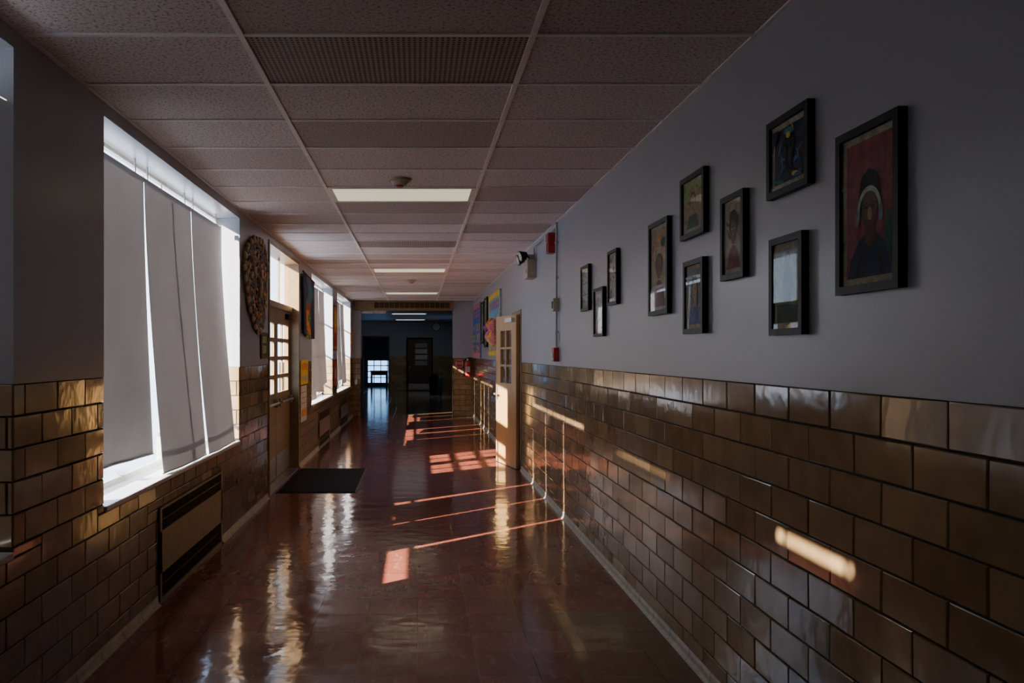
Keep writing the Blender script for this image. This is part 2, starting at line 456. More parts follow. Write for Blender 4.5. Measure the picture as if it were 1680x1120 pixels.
# ------------------------------------------------------------------ floor
mb = MB()
z = 0
def fq(x0, x1, y0, y1, m): mb.poly([(x0,y0,z),(x1,y0,z),(x1,y1,z),(x0,y1,z)], m)
XA, XB = 0.81, 1.6
fq(XO, XA, Y0, YE, FLOOR); fq(XA, XB, Y0, 3.72, FLOOR); fq(XA, XB, 3.72, 4.94, FLOOR_T); fq(XA, XB, 4.94, YE, FLOOR)
fq(XB, 3.1, 9.9, 13.1, FLOOR_T)
fq(-3.4, 2.8, YE, 38.2, FLOOR_T)
mb.box(-3.4, 3.1, Y0-0.2, 38.2, -0.2, -0.004, MORTAR)
mb.obj('floor')
def cove(name, x, sgn, ranges):
    mb = MB()
    for a, b in ranges:
        prof = [(0, 0.060), (0.004, 0.060), (0.007, 0.026), (0.014, 0.010), (0.028, 0.002), (0.028, 0)]
        n = len(prof); yy0 = a
        while yy0 < b-0.01:      # cove pieces, one per tile length
            yy1 = min(b, yy0+TW)
            vs = [(x+sgn*p, yy, q) for yy in (yy0+0.002, yy1-0.002) for p, q in prof]
            fs = [(i, i+1, n+i+1, n+i) for i in range(n-1)]
            if sgn < 0: fs = [f[::-1] for f in fs]
            mb.mesh(vs, fs, CREAM, smooth=True)
            yy0 = yy1
    mb.obj(name)
cove('baseboard_right', XR-0.001, -1, [(Y0, RD[0]-0.06), (RD[1]+0.06, YE)])
cove('baseboard_left', XL+0.001, 1, [(Y0, 5.06), (6.71, 8.78), (11.12, 13.28), (14.92, 16.98), (18.82, YE)])

# ------------------------------------------------------------------ ceiling
GX = [XL, -0.737, 0.483, XR]
P = 0.61; YG = 3.325
mb = MB()
perf = {0, 10}
k = int((Y0-YG)/P) - 1
while YG+k*P < YE:
    a, b = max(Y0, YG+k*P), min(YE, YG+(k+1)*P)
    for c in range(3):
        m = PERF if (c == 1 and k in perf) else CEIL
        mb.poly([(GX[c],a,ZC),(GX[c],b,ZC),(GX[c+1],b,ZC),(GX[c+1],a,ZC)], m, rnd=random.random())
    k += 1
mb.box(XO, XR+0.25, Y0-0.2, YE+0.3, ZC+0.004, ZC+0.12, MORTAR)
mb.box(-3.4, 3.1, YE, 38.2, ZC, ZC+0.12, PAINT_D)
mb.box(XR, 3.1, 9.9, 13.1, ZC, ZC+0.12, PAINT_D)
mb.obj('ceiling')
mb = MB()
for x in GX[1:3]: mb.box(x-0.013, x+0.013, Y0, YE, ZC-0.009, ZC+0.003, GRID)
mb.box(XL, XL+0.02, Y0, YE, ZC-0.007, ZC+0.003, GRID); mb.box(XR-0.02, XR, Y0, YE, ZC-0.007, ZC+0.003, GRID)
k = int((Y0-YG)/P)
while YG+k*P < YE:
    yy = YG+k*P
    for c in range(3): mb.box(GX[c]+0.013, GX[c+1]-0.013, yy-0.011, yy+0.011, ZC-0.007, ZC+0.003, GRID)
    k += 1
mb.obj('trim_3')

def troffer(y0, x0=-0.737, x1=0.483, lens=LENS):
    mb = MB(); x0 += 0.013; x1 -= 0.013; y0 += 0.011; y1 = y0+P-0.022; zt = ZC-0.001
    f = 0.035
    mb.box(x0, x1, y0, y0+f, ZC-0.010, zt, GRID); mb.box(x0, x1, y1-f, y1, ZC-0.010, zt, GRID)
    mb.box(x0, x0+f, y0+f, y1-f, ZC-0.010, zt, GRID); mb.box(x1-f, x1, y0+f, y1-f, ZC-0.010, zt, GRID)
    mb.box(x0+f, x1-f, y0+f, y1-f, ZC-0.006, zt, lens)
    mb.obj('ceiling_light')
for k in (5, 15, 23): troffer(YG+k*P)
for yy in (26.6, 31.4): troffer(yy, -0.9, 0.32, LENS_D)
for (x, yy) in ((-0.135, 6.09), (-0.11, 14.5)):
    mb = MB()
    mb.cyl((x, yy, ZC-0.02), (x, yy, ZC), 0.085, CREAM, seg=28)
    mb.cyl((x, yy, ZC-0.05), (x, yy, ZC-0.02), 0.05, CREAM, r1=0.07, seg=28)
    mb.cyl((x, yy, ZC-0.06), (x, yy, ZC-0.05), 0.028, RED, seg=16)
    mb.obj('smoke_detector')

# ------------------------------------------------------------------ windows, sills, shades
for wi, (a, b) in enumerate(WINS):
    mb = MB(); x0, x1 = XL-0.235, XL-0.205
    ft = 0.10 if wi == 0 else 0.025
    mb.box(x0, x1, a, b, HZ-ft, HZ, WFRAME); mb.box(x0, x1, a, b, SZ, SZ+0.04, WFRAME)
    for yy in (a+0.015, b-0.015): mb.box(x0, x1, yy-0.015, yy+0.015, SZ+0.04, HZ-0.025, WFRAME)
    vs_ = [a+(b-a)*0.5] if wi < 2 else [a+(b-a)*f for f in (0.2, 0.5, 0.8)]
    for yy in vs_: mb.box(x0+0.005, x1-0.005, yy-0.014, yy+0.014, SZ+0.04, HZ-0.025, WFRAME)
    for z in ((1.02,) if wi < 2 else (1.02, 1.6, 2.2)):
        mb.box(x0+0.006, x1-0.006, a, b, z-0.014, z+0.014, WFRAME)
    if wi < 2:
        for yy in (a+0.03, a+(b-a)*0.5-0.04): mb.box(x0, x1+0.005, yy, yy+0.022, SZ+0.04, 1.02, WFRAME)
        mb.box(x0, x1+0.02, a+0.8, a+0.88, SZ+0.045, SZ+0.065, STEEL)
    xx = (x0+x1)/2
    mb.poly([(xx,a,SZ),(xx,b,SZ),(xx,b,HZ),(xx,a,HZ)], GLASS)
    mb.obj('window_%d' % (wi+1))
    mb = MB(); mb.box(XL-0.25, XL+0.012, a+0.012, b-0.012, SZ-0.03, SZ, SILLM)
    mb.obj('window_sill', bevel=0.006)

def shade(y0, y1, zt=2.745, zb=(0.95, 0.95), xb=(-1.73, -1.73), yb=None, xt=-1.80, seed=0):
    rs = random.Random(seed); mb = MB()
    yb = yb or (y0, y1)
    NU, NV = 22, 44
    ph = [rs.uniform(0, 6.28) for _ in range(6)]
    vs = []
    for j in range(NV+1):
        t = j/NV
        for i in range(NU+1):
            u = i/NU
            yy = (y0+(y1-y0)*u)*(1-t**1.5) + (yb[0]+(yb[1]-yb[0])*u)*t**1.5
            z = zt + (zb[0]+(zb[1]-zb[0])*u - zt)*t
            xB = xb[0]+(xb[1]-xb[0])*u
            x = xt + (xB-xt)*t**1.4
            x += 0.007*t*math.sin(u*6+ph[0]+t*1.0) + 0.0035*t*t*math.sin(u*15+ph[1]-t*1.5) + 0.003*t*math.sin(t*4+ph[2]+u*2)
            vs.append((x, yy, z))
    fs = [(j*(NU+1)+i, j*(NU+1)+i+1, (j+1)*(NU+1)+i+1, (j+1)*(NU+1)+i) for j in range(NV) for i in range(NU)]
    mb.mesh(vs, fs, SHADE, smooth=True)
    last = vs[-(NU+1):]
    for i in range(NU): mb.cyl(last[i], last[i+1], 0.006, SHADE, seg=8, cap=False)
    mb.cyl((xt-0.018, y0-0.003, zt), (xt-0.018, y1+0.003, zt), 0.018, SHADE, seg=14)
    for yy in (y0-0.004, y1): mb.box(xt-0.036, xt, yy, yy+0.004, zt-0.02, zt+0.022, STEEL)
    mb.box(xt-0.022, xt-0.014, y0+0.1, y0+0.12, zt, HZ, STEEL); mb.box(xt-0.022, xt-0.014, y1-0.12, y1-0.1, zt, HZ, STEEL)
    mb.obj('roller_shade')
# near window (shades overlap slightly)
shade(0.005, 0.66, zt=2.664, zb=(0.80, 0.80), seed=1, xb=(-1.78,-1.78))
shade(0.64, 1.95, zt=2.72, zb=(0.80, 0.80), seed=2, xb=(-1.76,-1.76), xt=-1.79)
shade(1.90, 3.25, zt=2.688, zb=(0.80, 0.80), seed=3, xb=(-1.78,-1.78))
# main window
shade(4.22, 5.238, zb=(0.965, 0.945), xb=(-1.745, -1.735), yb=(4.24, 5.20), seed=4)
shade(5.250, 6.328, zb=(0.80, 0.80), xb=(-1.68, -1.655), yb=(5.29, 6.30), seed=5)
shade(6.340, 7.29, zb=(0.80, 0.80), xb=(-1.655, -1.66), yb=(6.335, 7.27), seed=6)
# far windows
shade(12.50, 13.42, zb=(0.84, 0.84), xb=(-1.70, -1.70), seed=7)
shade(13.445, 14.44, zb=(0.95, 0.90), xb=(-1.72, -1.70), seed=8)
shade(14.50, 15.34, zb=(1.0, 1.05), xb=(-1.76, -1.74), seed=9)
shade(16.45, 17.37, zb=(0.84, 0.84), xb=(-1.70, -1.70), seed=10)
shade(17.41, 18.42, zb=(1.0, 1.0), xb=(-1.72, -1.72), seed=11)
shade(18.47, 19.38, zb=(0.9, 0.9), xb=(-1.72, -1.72), seed=12)

# ------------------------------------------------------------------ radiators
for a, b in RADS:
    mb = MB(); x0, x1 = XL-0.006, XL+0.014; zt = 0.61
    mb.box(x0, x1, a, b, 0.19, 0.46, TANM)
    mb.box(x0, x1, a, b, zt-0.015, zt, TANM); mb.box(x0, x1, a, b, 0.0, 0.03, TANM)
    for yy in (a, b-0.035): mb.box(x0, x1, yy, yy+0.035, 0.03, zt-0.015, TANM)
    for (z0, z1) in ((0.03, 0.19), (0.46, zt-0.015)):
        mb.box(x0, x0+0.003, a+0.03, b-0.03, z0, z1, DARK)
        nb = int((b-a)/0.032)
        for i in range(nb):
            yy = a+0.04+i*(b-a-0.08)/nb; mb.box(x0+0.003, x1-0.006, yy, yy+0.005, z0, z1, TAND)
        mb.box(x0+0.003, x1-0.005, a+0.03, b-0.03, (z0+z1)/2-0.003, (z0+z1)/2+0.003, TAND)
    mb.obj('radiator_cover')

# ------------------------------------------------------------------ left entry doors (frame, transom, two leaves)
mb = MB()
a, b = DOOR[0], DOOR[1]; fx0, fx1 = XL-0.19, XL+0.012
mb.box(fx0, fx1, a+0.001, a+0.06, 0, 2.859, TANP); mb.box(fx0, fx1, b-0.06, b-0.001, 0, 2.859, TANP)
mb.box(fx0, fx1, a+0.06, b-0.06, 2.82, 2.859, TANP)
mb.box(fx0+0.02, fx1-0.09, a+0.06, b-0.06, 2.16, 2.23, TANP)
for i in (1, 2):
    yy = a+0.06+(b-a-0.12)*i/3; mb.box(XL-0.155, XL-0.13, yy-0.014, yy+0.014, 2.23, 2.82, TANP)
mb.poly([(XL-0.14,a+0.06,2.23),(XL-0.14,b-0.06,2.23),(XL-0.14,b-0.06,2.82),(XL-0.14,a+0.06,2.82)], GLASS)
mb.box(XL-0.2, XL, a+0.06, b-0.06, 0, 0.015, STEEL)
mb.obj('trim_4')
def ldoor(y0, y1, hs):
    mb = MB(); x0, x1 = XL-0.155, XL-0.115
    ly0, ly1 = y0+0.13, y1-0.13
    rows = [(1.10+i*0.23, 1.10+i*0.23+0.18) for i in range(4)]
    mb.box(x0, x1, y0, ly0, 0.02, 2.155, TANP); mb.box(x0, x1, ly1, y1, 0.02, 2.155, TANP)
    mb.box(x0, x1, ly0, ly1, 0.02, 1.10, TANP); mb.box(x0, x1, ly0, ly1, rows[-1][1], 2.155, TANP)
    for i in range(3): mb.box(x0, x1, ly0, ly1, rows[i][1], rows[i+1][0], TANP)
    ym = (ly0+ly1)/2; mb.box(x0+0.008, x1-0.008, ym-0.02, ym+0.02, 1.10, rows[-1][1], TANP)
    mb.poly([((x0+x1)/2,ly0,1.1),((x0+x1)/2,ly1,1.1),((x0+x1)/2,ly1,1.97),((x0+x1)/2,ly0,1.97)], GLASS)
    mb.box(x1, x1+0.003, y0+0.04, y1-0.04, 0.05, 0.32, STEEL)
    mb.box(x1, x1+0.05, y0+0.08, y0+0.14, 0.93, 1.03, STEEL); mb.box(x1, x1+0.05, y1-0.14, y1-0.08, 0.93, 1.03, STEEL)
    mb.cyl((x1+0.06, y0+0.1, 0.98), (x1+0.06, y1-0.1, 0.98), 0.016, STEEL)
    mb.box(x1, x1+0.05, hs, hs+0.28, 2.05, 2.12, BLACK)
    mb.cyl((x1+0.03, hs+0.14, 2.12), (x1+0.03, hs+0.14, 2.15), 0.012, STEEL)
    return mb
ldoor(a+0.065, (a+b)/2-0.004, a+0.12).obj('door_1')
ldoor((a+b)/2+0.004, b-0.065, b-0.45).obj('door_2')

# ------------------------------------------------------------------ right wood door
mb = MB(); W = 0.87; T = 0.045; Hh = 2.13
wx0, wx1, wz0, wz1 = 0.20, 0.67, 1.17, 1.92
mb.box(0, wx0, 0, T, 0.01, Hh, WOOD); mb.box(wx1, W, 0, T, 0.01, Hh, WOOD)
mb.box(wx0, wx1, 0, T, 0.01, wz0, WOOD); mb.box(wx0, wx1, 0, T, wz1, Hh, WOOD)
mb.box((wx0+wx1)/2-0.02, (wx0+wx1)/2+0.02, 0, T, wz0, wz1, WOOD)
for i in (1, 2):
    z = wz0+(wz1-wz0)*i/3; mb.box(wx0, wx1, 0.004, T-0.004, z-0.014, z+0.014, WOOD)
mb.poly([(wx0,T/2,wz0),(wx1,T/2,wz0),(wx1,T/2,wz1),(wx0,T/2,wz1)], GLASS)
mb.cyl((W-0.07, -0.05, 1.0), (W-0.07, T+0.05, 1.0), 0.014, STEEL); mb.box(W-0.1, W-0.04, -0.004, T+0.004, 0.92, 1.12, STEEL)
mb.box(W-0.19, W-0.06, T+0.045, T+0.06, 0.99, 1.015, STEEL)
mb.box(0.06, 0.34, T, T+0.05, 2.03, 2.09, STEEL)
ang = math.atan2(0.85, -0.19)
o = mb.obj('door_4', loc=(XR-0.022, RD[0]+0.035, 0.0), rotz=ang)
mb = MB()
mb.box(XR-0.012, XR+0.2, RD[0]-0.05, RD[0]+0.03, 0, 2.20, TANP)
mb.box(XR-0.012, XR+0.2, RD[1]-0.03, RD[1]+0.05, 0, 2.20, TANP)
mb.box(XR-0.012, XR+0.2, RD[0]+0.03, RD[1]-0.03, 2.14, 2.20, TANP)
mb.obj('trim_5', bevel=0.003)

# ------------------------------------------------------------------ mat
mb = MB()
mb.box(-1.60, -0.72, 9.14, 11.0, 0.001, 0.010, RUB)
for (x0,x1,y0,y1) in ((-1.61,-0.71,9.12,9.15),(-1.61,-0.71,10.99,11.02),(-1.62,-1.59,9.12,11.02),(-0.73,-0.70,9.12,11.02)):
    mb.box(x0, x1, y0, y1, 0.001, 0.006, BLACK)
mb.obj('door_mat')

# ------------------------------------------------------------------ coloured paper helper
def col(name, c, r=0.6): return simple('ink_'+name, c, r, var=0.25, nscale=30)
INK = {n: col(n, c) for n, c in {
 'red': (0.50,0.04,0.04), 'pink': (0.75,0.24,0.30), 'dred': (0.2,0.03,0.03), 'brown': (0.16,0.07,0.04), 'tan': (0.5,0.33,0.18),
 'navy': (0.02,0.03,0.10), 'blue': (0.05,0.14,0.45), 'sky': (0.14,0.36,0.62), 'green': (0.05,0.28,0.08), 'dgreen': (0.02,0.10,0.04), 'lime': (0.35,0.5,0.12),
 'yellow': (0.90,0.62,0.04), 'orange': (0.85,0.30,0.03), 'white': (0.62,0.60,0.57), 'grey': (0.30,0.29,0.29), 'black': (0.012,0.012,0.014), 'purple': (0.22,0.06,0.36), 'teal': (0.03,0.3,0.3), 'cream': (0.52,0.44,0.30), 'rose': (0.36,0.07,0.08), 'wash': (0.30,0.30,0.34)}.items()}

def art_on_right(name, yn, yf, z0, z1, shapes, bg='white', fw=0.026, th=0.03, mat_w=0.022):
    mb = MB(); x1 = XR-0.002; x0 = XR-th
    mb.box(x0, x1, yn, yn+fw, z0, z1, BLACK); mb.box(x0, x1, yf-fw, yf, z0, z1, BLACK)
    mb.box(x0, x1, yn+fw, yf-fw, z0, z0+fw, BLACK); mb.box(x0, x1, yn+fw, yf-fw, z1-fw, z1, BLACK)
    xb = x0+0.014
    mb.box(xb, x1, yn+fw, yf-fw, z0+fw, z1-fw, INK['cream'])
    a0, a1 = yf-fw-mat_w, yn+fw+mat_w; c0, c1 = z0+fw+mat_w, z1-fw-mat_w
    def P_(u, v, n): return (xb-n, a0+(a1-a0)*u, c0+(c1-c0)*v)
    mb.poly([P_(0,0,.0004),P_(1,0,.0004),P_(1,1,.0004),P_(0,1,.0004)], INK[bg])
    for i, sh in enumerate(shapes):
        n = 0.0007+0.0002*i
        if sh[0] == 'e':
            _, c, cx, cy, rx, ry = sh[:6]; rot = sh[6] if len(sh) > 6 else 0
            pts = []
            for q in range(20):
                t = 2*math.pi*q/20; x, yv = rx*math.cos(t), ry*math.sin(t)
                pts.append((cx+x*math.cos(rot)-yv*math.sin(rot), cy+x*math.sin(rot)+yv*math.cos(rot)))
        else:
            _, c, pts = sh
        pts = [(min(1,max(0,p[0])), min(1,max(0,p[1]))) for p in pts]
        mb.poly([P_(p[0], p[1], n) for p in pts], INK[c])
    xg = x0+0.004
    mb.poly([(xg,yf-fw,z0+fw),(xg,yn+fw,z0+fw),(xg,yn+fw,z1-fw),(xg,yf-fw,z1-fw)], GLASS)
    return mb.obj(name)
def arc(c, cx, cy, r0x, r0y, w, t0, t1, n=14):
    pts = [(cx+r0x*math.cos(t0+(t1-t0)*i/n), cy+r0y*math.sin(t0+(t1-t0)*i/n)) for i in range(n+1)]
    pts += [(cx+(r0x-w)*math.cos(t1-(t1-t0)*i/n), cy+(r0y-w*.7)*math.sin(t1-(t1-t0)*i/n)) for i in range(n+1)]
    return ('p', c, pts)
def scribble(seed, cols, n=14, s=0.25):
    rs = random.Random(seed); out = []
    for _ in range(n):
        out.append(('e', rs.choice(cols), rs.random(), rs.random(), rs.uniform(.04, s), rs.uniform(.015, s*.35), rs.uniform(0, 3.1)))
    return out
FN = 'framed_artwork'
# portrait with headphones, muted reds
art_on_right(FN, 2.306, 2.652, 1.79, 2.315, [
    ('e','rose',.25,.8,.22,.10,.3), ('e','rose',.75,.86,.2,.07,-.2), ('e','rose',.15,.45,.12,.2), ('p','dgreen',[(.78,.0),(1,0),(1,.42),(.88,.46)]),
    ('p','navy',[(.04,0),(.10,.14),(.30,.27),(.42,.31),(.66,.31),(.80,.26),(.94,.14),(.98,0)]), ('p','black',[(.2,0),(.3,.16),(.36,.16),(.3,0)]), ('p','black',[(.74,0),(.72,.17),(.78,.17),(.84,0)]),
    ('p','brown',[(.43,.26),(.44,.40),(.64,.40),(.65,.26),(.54,.20)]),
    ('e','black',.53,.55,.25,.155), ('e','black',.40,.68,.10,.06,.6), ('e','black',.64,.69,.11,.06,-.5), ('e','black',.52,.72,.08,.06),
    ('p','brown',[(.37,.50),(.38,.42),(.44,.355),(.54,.33),(.63,.355),(.69,.42),(.70,.50),(.68,.58),(.54,.62),(.40,.58)]),
    ('e','tan',.54,.45,.05,.05), ('e','dred',.54,.395,.075,.013), ('e','black',.46,.50,.045,.009), ('e','black',.62,.50,.045,.009), ('e','black',.46,.53,.055,.006,.1), ('e','black',.62,.53,.055,.006,-.1),
    arc('white',.535,.47,.265,.185,.055,-.1,3.24), ('e','wash',.28,.44,.045,.06), ('e','wash',.79,.44,.045,.06),
    arc('black',.535,.50,.37,.30,.012,3.6,5.8)], bg='rose')
art_on_right(FN, 2.842, 3.177, 2.205, 2.508, scribble(3, ['dgreen','yellow','blue','dred','teal','dgreen','navy','black'], 40, .2)+[('p','navy',[(0,.6),(.2,1),(.05,1),(0,1)]),('e','black',.45,.5,.05,.4,.3),('e','black',.65,.5,.04,.35,-.2)], bg='navy')
art_on_right(FN, 2.886, 3.155, 1.668, 2.046, [('e','grey',.5,.85,.4,.14), ('p','dgreen',[(0,0),(1,0),(1,.22),(0,.28)]), ('p','lime',[(0,.24),(.6,.27),(1,.22),(1,.28),(0,.31)]),
    ('p','navy',[(.32,.29),(.26,.5),(.36,.70),(.45,.76),(.58,.76),(.68,.68),(.70,.5),(.66,.28)]), ('e','black',.51,.86,.13,.10), ('e','brown',.51,.83,.10,.085)], bg='wash')
art_on_right(FN, 3.406, 3.663, 1.928, 2.306, scribble(15, ['dred','orange','tan','rose'], 12, .16)+[('e','black',.5,.70,.30,.22), ('p','brown',[(.30,.62),(.32,.48),(.42,.38),(.58,.38),(.68,.48),(.70,.62),(.64,.76),(.36,.76)]), ('p','dred',[(.05,.0),(.2,.26),(.42,.36),(.6,.36),(.8,.26),(.97,0)]),
    ('e','rose',.5,.46,.08,.018), ('e','white',.42,.62,.045,.014), ('e','white',.6,.62,.045,.014), ('e','black',.42,.62,.016,.012), ('e','black',.6,.62,.016,.012), ('e','tan',.5,.54,.035,.04)]+scribble(5, ['dred','black'], 6, .1), bg='cream')
art_on_right(FN, 3.875, 4.226, 2.19, 2.51, [('p','lime',[(0,.6),(.3,.9),(.8,.8),(1,.9),(1,1),(0,1)])]+scribble(8, ['tan','lime','teal','rose','green'], 12, .13)+[('e','brown',.48,.62,.19,.2), ('e','tan',.48,.56,.14,.19), ('p','dgreen',[(.15,0),(.27,.28),(.65,.3),(.82,0)]), ('e','black',.43,.58,.02,.015), ('e','black',.54,.58,.02,.015), ('e','dred',.48,.46,.05,.012)], bg='tan')
art_on_right(FN, 3.891, 4.177, 1.698, 2.073, [('e','black',.5,.68,.24,.22), ('e','black',.32,.5,.09,.2), ('e','black',.7,.5,.09,.2), ('e','tan',.5,.62,.16,.19), ('p','blue',[(.1,0),(.25,.32),(.75,.32),(.95,0)]), ('p','rose',[(.45,.3),(.5,.05),(.56,.3)]), ('e','dred',.5,.53,.06,.012), ('e','black',.44,.65,.02,.01), ('e','black',.57,.65,.02,.01)], bg='wash')
art_on_right(FN, 4.44, 4.807, 1.822, 2.367, [('p','tan',[(0,.6),(1,.7),(1,1),(0,1)]), ('e','orange',.4,.86,.2,.05,.3), ('e','dgreen',.75,.82,.15,.06)]+scribble(31, ['tan','rose','lime'], 8, .12)+[('e','black',.5,.54,.25,.15), ('p','brown',[(.33,.54),(.34,.44),(.43,.36),(.57,.36),(.66,.44),(.67,.54),(.6,.63),(.4,.63)]), ('p','dred',[(.08,0),(.22,.25),(.42,.34),(.58,.34),(.78,.25),(.95,0)]), ('e','black',.43,.52,.03,.008), ('e','black',.58,.52,.03,.008), ('e','rose',.5,.43,.06,.01)], bg='cream')
bw = lambda s: scribble(s, ['black','grey','black','white'], 30, .12)
art_on_right(FN, 5.574, 5.842, 1.945, 2.337, bw(21), bg='white', fw=.022)
art_on_right(FN, 5.987, 6.309, 1.728, 2.103, bw(22)[:9], bg='white', fw=.022)
art_on_right(FN, 6.49, 6.805, 1.952, 2.329, bw(23)+[('p','black',[(0,.3),(1,.3),(1,.32),(0,.32)]),('p','black',[(0,.62),(1,.62),(1,.64),(0,.64)])], bg='white', fw=.022)
art_on_right(FN, 15.8, 16.45, 1.72, 2.72, [('e','brown',.5,.6,.3,.25),('e','navy',.5,.2,.45,.2)], bg='grey', fw=.05, th=.05)
art_on_right(FN, 16.6, 17.3, 1.80, 2.68, [('e','tan',.5,.5,.3,.3)], bg='dgreen', fw=.05, th=.05)

# ------------------------------------------------------------------ bulletin boards
def board(yn, yf, z0, z1, bgc, border, seed, heading):
    mb = MB(); x = XR-0.03
    mb.box(x, XR-0.002, yn, yf, z0, z1, INK[bgc])
    bw_ = 0.07
    for (p,q,r,s_) in ((yn,yf,z0,z0+bw_),(yn,yf,z1-bw_,z1),(yn,yn+bw_,z0,z1),(yf-bw_,yf,z0,z1)):
        mb.box(x-0.006, x, p, q, r, s_, INK[border])
    nsc = int((yf-yn)/0.09)
    for i in range(nsc):
        yy = yn+(i+.5)*(yf-yn)/nsc
        for zz in (z0+bw_, z1-bw_): mb.cyl((x-0.007,yy,zz),(x-0.001,yy,zz),0.045,INK[border],seg=12)
    rs = random.Random(seed)
    n = 7
    for i in range(n):
        yy = yf-0.25-(yf-yn-0.5)*i/(n-1)
        mb.box(x-0.004, x, yy-0.05, yy+0.05, z1-0.30, z1-0.15, INK[heading])
        mb.box(x-0.006, x-0.003, yy-0.02, yy+0.02, z1-0.26, z1-0.20, INK[bgc])
    cs = ['yellow','pink','white','lime','orange','red','purple','cream']
    for i in range(4):
        for j in range(3):
            yy = yf-0.28-(yf-yn-0.56)*i/3 + rs.uniform(-.05,.05); zz = z0+0.2+j*(z1-z0-0.6)/2.6
            w = rs.uniform(.09,.14); h = rs.uniform(.08,.11)
            mb.box(x-0.004, x, yy-w, yy+w, zz-h, zz+h, INK[rs.choice(cs)])
            mb.box(x-0.006, x-0.003, yy-w*.6, yy+w*.6, zz-h*.5, zz+h*.5, INK[rs.choice(cs)])
    return mb.obj('bulletin_board')
board(13.45, 15.55, 1.54, 2.69, 'sky', 'yellow', 4, 'red')
board(17.7, 20.0, 1.50, 2.74, 'blue', 'pink', 9, 'pink')
mb = MB()
rs = random.Random(2)
for (yy, zz, r, c) in ((13.75, 2.05, .13, 'pink'), (13.95, 1.86, .14, 'yellow'), (14.2, 2.10, .12, 'orange'), (14.4, 1.90, .13, 'pink'), (14.65, 2.06, .12, 'purple'), (13.62, 1.84, .10, 'pink')):
    for k in range(9):
        t = 2*math.pi*k/9
        mb.ell((XR-0.12-0.02*math.cos(2*t), yy+r*.6*math.cos(t), zz+r*.6*math.sin(t)), .055, r*.45, r*.45, INK[c], 8, 6)
    mb.ell((XR-0.15, yy, zz), .06, r*.5, r*.5, INK[c], 10, 8)
    mb.cyl((XR-0.037, yy, zz), (XR-0.12, yy, zz), 0.02, INK[c], seg=8)
mb.obj('paper_flower_decoration')

# ------------------------------------------------------------------ fire alarm, conduit, pull station, emergency light
mb = MB()
y0 = 8.20
mb.box(XR-0.075, XR-0.002, y0, y0+0.13, 2.63, 2.84, RED)
mb.box(XR-0.10, XR-0.075, y0+0.03, y0+0.10, 2.76, 2.82, WHITE)
for i in range(5): mb.box(XR-0.08, XR-0.075, y0+0.02, y0+0.11, 2.65+i*0.018, 2.657+i*0.018, DARK)
mb.obj('fire_alarm_horn', bevel=0.006)
mb = MB()
yc = 8.03; zc_ = ZC-0.055
mb.cyl((XR-0.02, yc, 2.15), (XR-0.02, yc, ZC-0.01), 0.011, PAINT, seg=10)
mb.cyl((XR-0.02, yc, 1.66), (XR-0.02, yc, 2.02), 0.011, PAINT, seg=10)
mb.box(XR-0.06, XR-0.002, yc-0.05, yc+0.06, 2.02, 2.15, CREAM)
mb.box(XR-0.065, XR-0.06, yc-0.02, yc+0.03, 2.05, 2.12, BLACK)
for z in (1.8, 2.35, 2.7): mb.box(XR-0.034, XR-0.002, yc-0.02, yc+0.02, z, z+0.02, STEEL)
mb.cyl((XR-0.02, yc, zc_), (XR-0.02, yc+1.45, zc_), 0.009, PAINT, seg=10)
mb.obj('electrical_conduit')
mb = MB()
mb.box(XR-0.055, XR-0.002, yc-0.045, yc+0.075, 1.515, 1.655, RED)
mb.box(XR-0.065, XR-0.055, yc-0.03, yc+0.06, 1.565, 1.60, WHITE); mb.box(XR-0.06, XR-0.055, yc-0.02, yc+0.05, 1.53, 1.555, WHITE)
mb.obj('fire_alarm_pull_station', bevel=0.005)
mb = MB()
y0 = 9.50
mb.box(XR-0.11, XR-0.002, y0, y0+0.30, 2.50, 2.72, CREAM)
mb.box(XR-0.115, XR-0.11, y0+0.05, y0+0.11, 2.56, 2.60, RED)
mb.box(XR-0.09, XR-0.02, y0+0.11, y0+0.19, 2.72, 2.79, CREAM)
for dy_, zz in ((0.03, 2.765), (0.27, 2.745)):
    mb.cyl((XR-0.06, y0+0.15, 2.75), (XR-0.12, y0+dy_, zz), 0.012, BLACK, seg=8)
    c = Vector((XR-0.15, y0+dy_, zz)); d = Vector((-0.95, -0.15, -0.28)).normalized()
    mb.cyl(c-d*0.04, c+d*0.03, 0.035, BLACK, r1=0.062, seg=20)
    mb.cyl(c+d*0.03, c+d*0.045, 0.066, BLACK, seg=20)
    mb.cyl(c+d*0.045, c+d*0.048, 0.054, LAMPG, seg=20)
mb.cyl((XR-0.02, y0+0.06, 2.72), (XR-0.02, y0+0.06, zc_-0.01), 0.009, PAINT, seg=8)
mb.obj('emergency_light', bevel=0.004)

# ------------------------------------------------------------------ stop sign + extinguisher at the end wall
mb = MB()
cx, cz, yy = 1.06, 1.335, YE-0.02
pts = [(cx+0.095*math.cos(math.pi/8+i*math.pi/4), yy-0.004, cz+0.095*math.sin(math.pi/8+i*math.pi/4)) for i in range(8)]
pw = [(cx+0.105*math.cos(math.pi/8+i*math.pi/4), yy, cz+0.105*math.sin(math.pi/8+i*math.pi/4)) for i in range(8)]
mb.poly(pw, WHITE); mb.poly(pts, RED)
mb.poly([(p[0], YE-0.004, p[2]) for p in pw], WHITE)
for i in range(8):
    j = (i+1) % 8; mb.poly([pw[i], pw[j], (pw[j][0], YE-0.004, pw[j][2]), (pw[i][0], YE-0.004, pw[i][2])], WHITE)
so = mb.obj('stop_sign')
tc = bpy.data.curves.new('stop_text', 'FONT'); tc.body = 'STOP'; tc.size = 0.075; tc.align_x = 'CENTER'; tc.align_y = 'CENTER'; tc.extrude = 0.001; tc.offset = 0.0015
to = bpy.data.objects.new('lettering', tc); scene.collection.objects.link(to)
